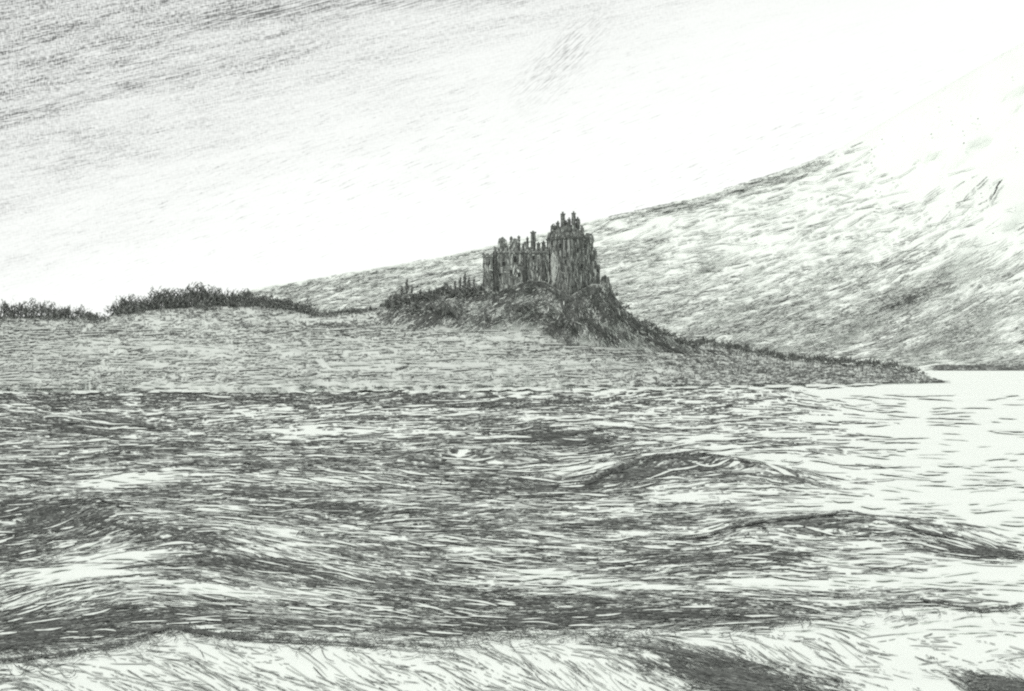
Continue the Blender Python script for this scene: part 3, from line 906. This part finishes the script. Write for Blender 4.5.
def build_trees():
    # far left row
    for u in np.arange(-210, 92, 6.1):
        u = u + random.uniform(-2, 2)
        v = float(L_top(u)) + random.uniform(.3, 3)
        s = 1.0 * random.uniform(.75, 1.15) * (1 if u < 75 else .6)
        plant('round', land_map(np.array([u]), np.array([v]), 0)[0], s, 'small dark scrubby tree in the row on the skyline left of the dip', 'tree', 'scrubby trees left of the dip in the skyline')
    for u in np.arange(112, 316, 4.6):
        u = u + random.uniform(-1.5, 1.5)
        v = float(L_top(u)) + random.uniform(.3, 3.5)
        hgt = .85 + .33 * math.exp(-((u - 185) / 35) ** 2) - .12 * (u > 250)
        s = hgt * random.uniform(.75, 1.15)
        plant('round', land_map(np.array([u]), np.array([v]), 0)[0], s, 'small dark scrubby tree in the long row between the dip and the crag', 'tree', 'scrubby trees between the dip and the crag')
    for u in np.concatenate([np.arange(-200, 96, 12.), np.arange(98, 320, 10.)]):
        u = u + random.uniform(-4, 4)
        if 318 < u: continue
        v = float(L_top(u)) + random.uniform(2, 6)
        plant('shrub', land_map(np.array([u]), np.array([v]), 0)[0], random.uniform(.7, 1.5), 'low dark bush at the foot of the skyline trees', 'bush', 'bushes at the foot of the skyline trees')
    # conifers and scrub on the shoulder left of the castle
    for u, v, s in ((402, 299, .75), (407, 298, 1.0), (412, 298, .7), (455, 293, .75), (460, 293, .8), (465, 292, 1.0), (469, 292, .85), (474, 291, .7)):
        nm = 'dark pointed conifer in the cluster on the far end of the shoulder' if u < 430 else 'dark pointed conifer in the cluster close against the castle turret'
        plant('tall', cliff_map(np.array([u]), np.array([v + 1.5]), 0)[0], s * .88, nm, 'conifer', 'conifers at the end of the shoulder' if u < 430 else 'conifers beside the castle turret')
    for u in np.arange(388, 482, 4.2):
        v = float(C_top(u)) + random.uniform(1, 7)
        plant('shrub', cliff_map(np.array([u]), np.array([v]), 0)[0], random.uniform(1.0, 1.7), 'low dark bush on the shoulder left of the castle', 'bush', 'bushes on the shoulder left of the castle')
    for u, v in ((562, 328), (570, 331), (527, 313), (521, 316), (430, 312), (415, 316), (395, 312), (448, 318)):
        plant('shrub', cliff_map(np.array([float(u)]), np.array([float(v)]), 0)[0], random.uniform(1.2, 1.9), 'dark bush clinging to the face of the crag', 'bush', 'bushes on the face of the crag')
    for u in np.arange(322, 392, 6.):
        v = float(L_top(u)) + random.uniform(1, 5)
        plant('shrub', land_map(np.array([u]), np.array([v]), 0)[0], random.uniform(.4, .8), 'very low scrub bush on the slope between the tree row and the shoulder', 'bush', 'scrub bushes between the tree row and the shoulder')
    # bushes down the right slope
    for u in list(np.arange(614, 700, 5.2)):
        v = float(C_top(u)) + random.uniform(.5, 4)
        plant('shrub', cliff_map(np.array([u]), np.array([v]), 0)[0], random.uniform(.6, 1.2), 'dark bush on the steep edge just right of the castle', 'bush', 'bushes down the steep edge right of the castle')
    for u in list(np.arange(700, 925, 5.6)):
        u = u + random.uniform(-2, 2)
        v = float(L_top(u)) + random.uniform(.3, 2)
        plant('shrub', land_map(np.array([u]), np.array([v]), 0)[0], random.uniform(.8, 1.35) * (1. if u < 900 else .75), 'dark bush on the low spit running out to the point', 'bush', 'bushes along the low spit')


# ================================================================== LIGHT, SKY, CAMERA
def build_sky():
    w = bpy.data.worlds.new('World'); SC.world = w; w.use_nodes = True
    nt = w.node_tree; N = nt.nodes; L = nt.links
    bg = N['Background']; bg.inputs['Strength'].default_value = .1
    sky = N.new('ShaderNodeTexSky'); sky.sky_type = 'NISHITA'; sky.sun_disc = False
    sky.sun_elevation = math.radians(54); sky.sun_rotation = math.radians(222)

    def M(op, a, b=None, c=None, clamp=False):
        n = N.new('ShaderNodeMath'); n.operation = op; n.use_clamp = clamp
        for i, x in enumerate((a, b, c)):
            if x is None: continue
            if isinstance(x, (int, float)): n.inputs[i].default_value = x
            else: L.new(x, n.inputs[i])
        return n.outputs[0]
    tc = N.new('ShaderNodeTexCoord'); sp = N.new('ShaderNodeSeparateXYZ'); L.new(tc.outputs['Generated'], sp.inputs[0])
    ay = M('MAXIMUM', M('ABSOLUTE', sp.outputs[1]), .05)
    # gnomonic coordinates of the compass direction, in units of 1/1422 rad
    a = M('ADD', M('MULTIPLY', M('DIVIDE', sp.outputs[0], ay), F), U0)
    b = M('SUBTRACT', V0, M('MULTIPLY', M('DIVIDE', sp.outputs[2], ay), F))

    def sms(x, lo, hi):
        n = N.new('ShaderNodeMapRange'); n.interpolation_type = 'SMOOTHSTEP'
        L.new(x, n.inputs['Value']); n.inputs['From Min'].default_value = lo; n.inputs['From Max'].default_value = hi
        return n.outputs['Result']

    def nz(angdeg, sx, sy, seed, detail=2.0):
        t = math.radians(angdeg)
        p = M('DIVIDE', M('ADD', M('MULTIPLY', a, math.cos(t)), M('MULTIPLY', b, math.sin(t))), sx)
        q = M('DIVIDE', M('SUBTRACT', M('MULTIPLY', b, math.cos(t)), M('MULTIPLY', a, math.sin(t))), sy)
        cb = N.new('ShaderNodeCombineXYZ'); L.new(p, cb.inputs[0]); L.new(q, cb.inputs[1]); cb.inputs[2].default_value = seed
        n = N.new('ShaderNodeTexNoise'); n.inputs['Scale'].default_value = 1; n.inputs['Detail'].default_value = detail
        L.new(cb.outputs[0], n.inputs['Vector']); return n.outputs['Fac']
    # veil of streaky cloud, thick high on the left
    s = M('ADD', b, M('MULTIPLY', a, .36))
    wob = M('MULTIPLY', M('SUBTRACT', nz(-14, 160, 40, 9), .5), 150)
    s = M('ADD', s, wob)
    mask = M('SUBTRACT', 1.0, sms(s, 20, 440))
    mask = M('MULTIPLY', mask, mask)
    st1 = sms(nz(-15, 30, 1.5, 1, 3), .36, .68)
    st2 = sms(nz(-9, 60, 3.0, 4, 2), .42, .7)
    gr = M('MULTIPLY', M('ADD', sms(nz(0, 1.3, 5.0, 6, 1), .25, .75), sms(nz(0, 5.0, 1.3, 8, 1), .25, .75)), .55)
    big = sms(nz(-13, 150, 14, 7, 2), .38, .66)
    st = M('ADD', M('MULTIPLY', st1, .55), M('MULTIPLY', st2, .35))
    st = M('MULTIPLY', st, M('ADD', .12, M('MULTIPLY', gr, 1.25)))
    st = M('MULTIPLY', st, M('ADD', .55, M('MULTIPLY', big, .9)))
    veil = M('MULTIPLY', M('ADD', M('MULTIPLY', st, .72), M('MULTIPLY', gr, .42)), mask)
    # faint wisps across the bright part, and the tuft near the middle

    def gb(cu, cv, ru, rv, ang):
        t = math.radians(ang)
        du = M('SUBTRACT', a, cu); dv = M('SUBTRACT', b, cv)
        p = M('DIVIDE', M('ADD', M('MULTIPLY', du, math.cos(t)), M('MULTIPLY', dv, math.sin(t))), ru)
        q = M('DIVIDE', M('SUBTRACT', M('MULTIPLY', dv, math.cos(t)), M('MULTIPLY', du, math.sin(t))), rv)
        return M('POWER', 2.718, M('MULTIPLY', M('ADD', M('MULTIPLY', p, p), M('MULTIPLY', q, q)), -1))
    stw = sms(nz(-42, 14, 1.8, 12, 2), .42, .7)
    veil = M('ADD', veil, M('MULTIPLY', M('MULTIPLY', gb(562, 58, 52, 20, -46), stw), .42))
    stf = M('MULTIPLY', sms(nz(-22, 22, 1.8, 15, 3), .55, .75), gr)
    veil = M('ADD', veil, M('MULTIPLY', M('MULTIPLY', gb(740, 160, 200, 30, -25), stf), .45))
    veil = M('ADD', veil, M('MULTIPLY', M('MULTIPLY', gb(330, 170, 420, 90, -12), stf), .45))
    veil = M('ADD', veil, M('MULTIPLY', M('MULTIPLY', gb(240, 18, 75, 6, -12), st1), .35))
    veil = M('ADD', veil, M('MULTIPLY', M('MULTIPLY', gb(110, 90, 150, 7, -14), st1), .28))
    veil = M('ADD', veil, M('MULTIPLY', M('MULTIPLY', gb(380, 4, 190, 8, -4), st1), .35))
    veil = M('MINIMUM', veil, .8)
    # bright overcast: cloud cover over the clear sky
    bw = N.new('ShaderNodeRGBToBW'); L.new(sky.outputs[0], bw.inputs[0])
    cover = M('ADD', M('MULTIPLY', bw.outputs[0], .12), 8.2)
    lum = M('MULTIPLY', cover, M('SUBTRACT', 1.0, veil))
    cb = N.new('ShaderNodeCombineXYZ')
    L.new(M('MULTIPLY', lum, .975), cb.inputs[0]); L.new(M('MULTIPLY', lum, 1.0), cb.inputs[1]); L.new(M('MULTIPLY', lum, .972), cb.inputs[2])
    L.new(cb.outputs[0], bg.inputs['Color'])


def build_light_cam():
    s = bpy.data.lights.new('sun', 'SUN'); s.energy = 1.5; s.angle = math.radians(16); s.color = (1, .985, .96)
    o = bpy.data.objects.new('sun', s); COL.objects.link(o)
    el, az = math.radians(54), math.radians(222)   # azimuth clockwise from +Y, towards +X
    from mathutils import Vector
    d = Vector((math.sin(az) * math.cos(el), math.cos(az) * math.cos(el), math.sin(el)))
    o.rotation_euler = d.to_track_quat('Z', 'Y').to_euler()
    c = bpy.data.cameras.new('camera'); c.lens = 36 * F / 1024; c.sensor_width = 36; c.clip_start = .5; c.clip_end = 90000
    c.shift_y = (V0 - 345.5) / 1024
    co = bpy.data.objects.new('camera', c); COL.objects.link(co)
    co.location = (0, 0, H); co.rotation_euler = (math.pi / 2, 0, 0)
    SC.camera = co


build_water()
build_mountain()
build_land()
build_cliff()
build_castle()
build_trees()
build_sky()
build_light_cam()

SC.render.engine = 'CYCLES'
SC.cycles.max_bounces = 3
SC.cycles.diffuse_bounces = 2
SC.cycles.filter_width = 2.2
SC.cycles.use_denoising = False
SC.view_settings.view_transform = 'Standard'
SC.view_settings.look = 'None'
SC.view_settings.gamma = 1
SC.view_settings.exposure = 0.27
SC.view_settings.use_curve_mapping = False
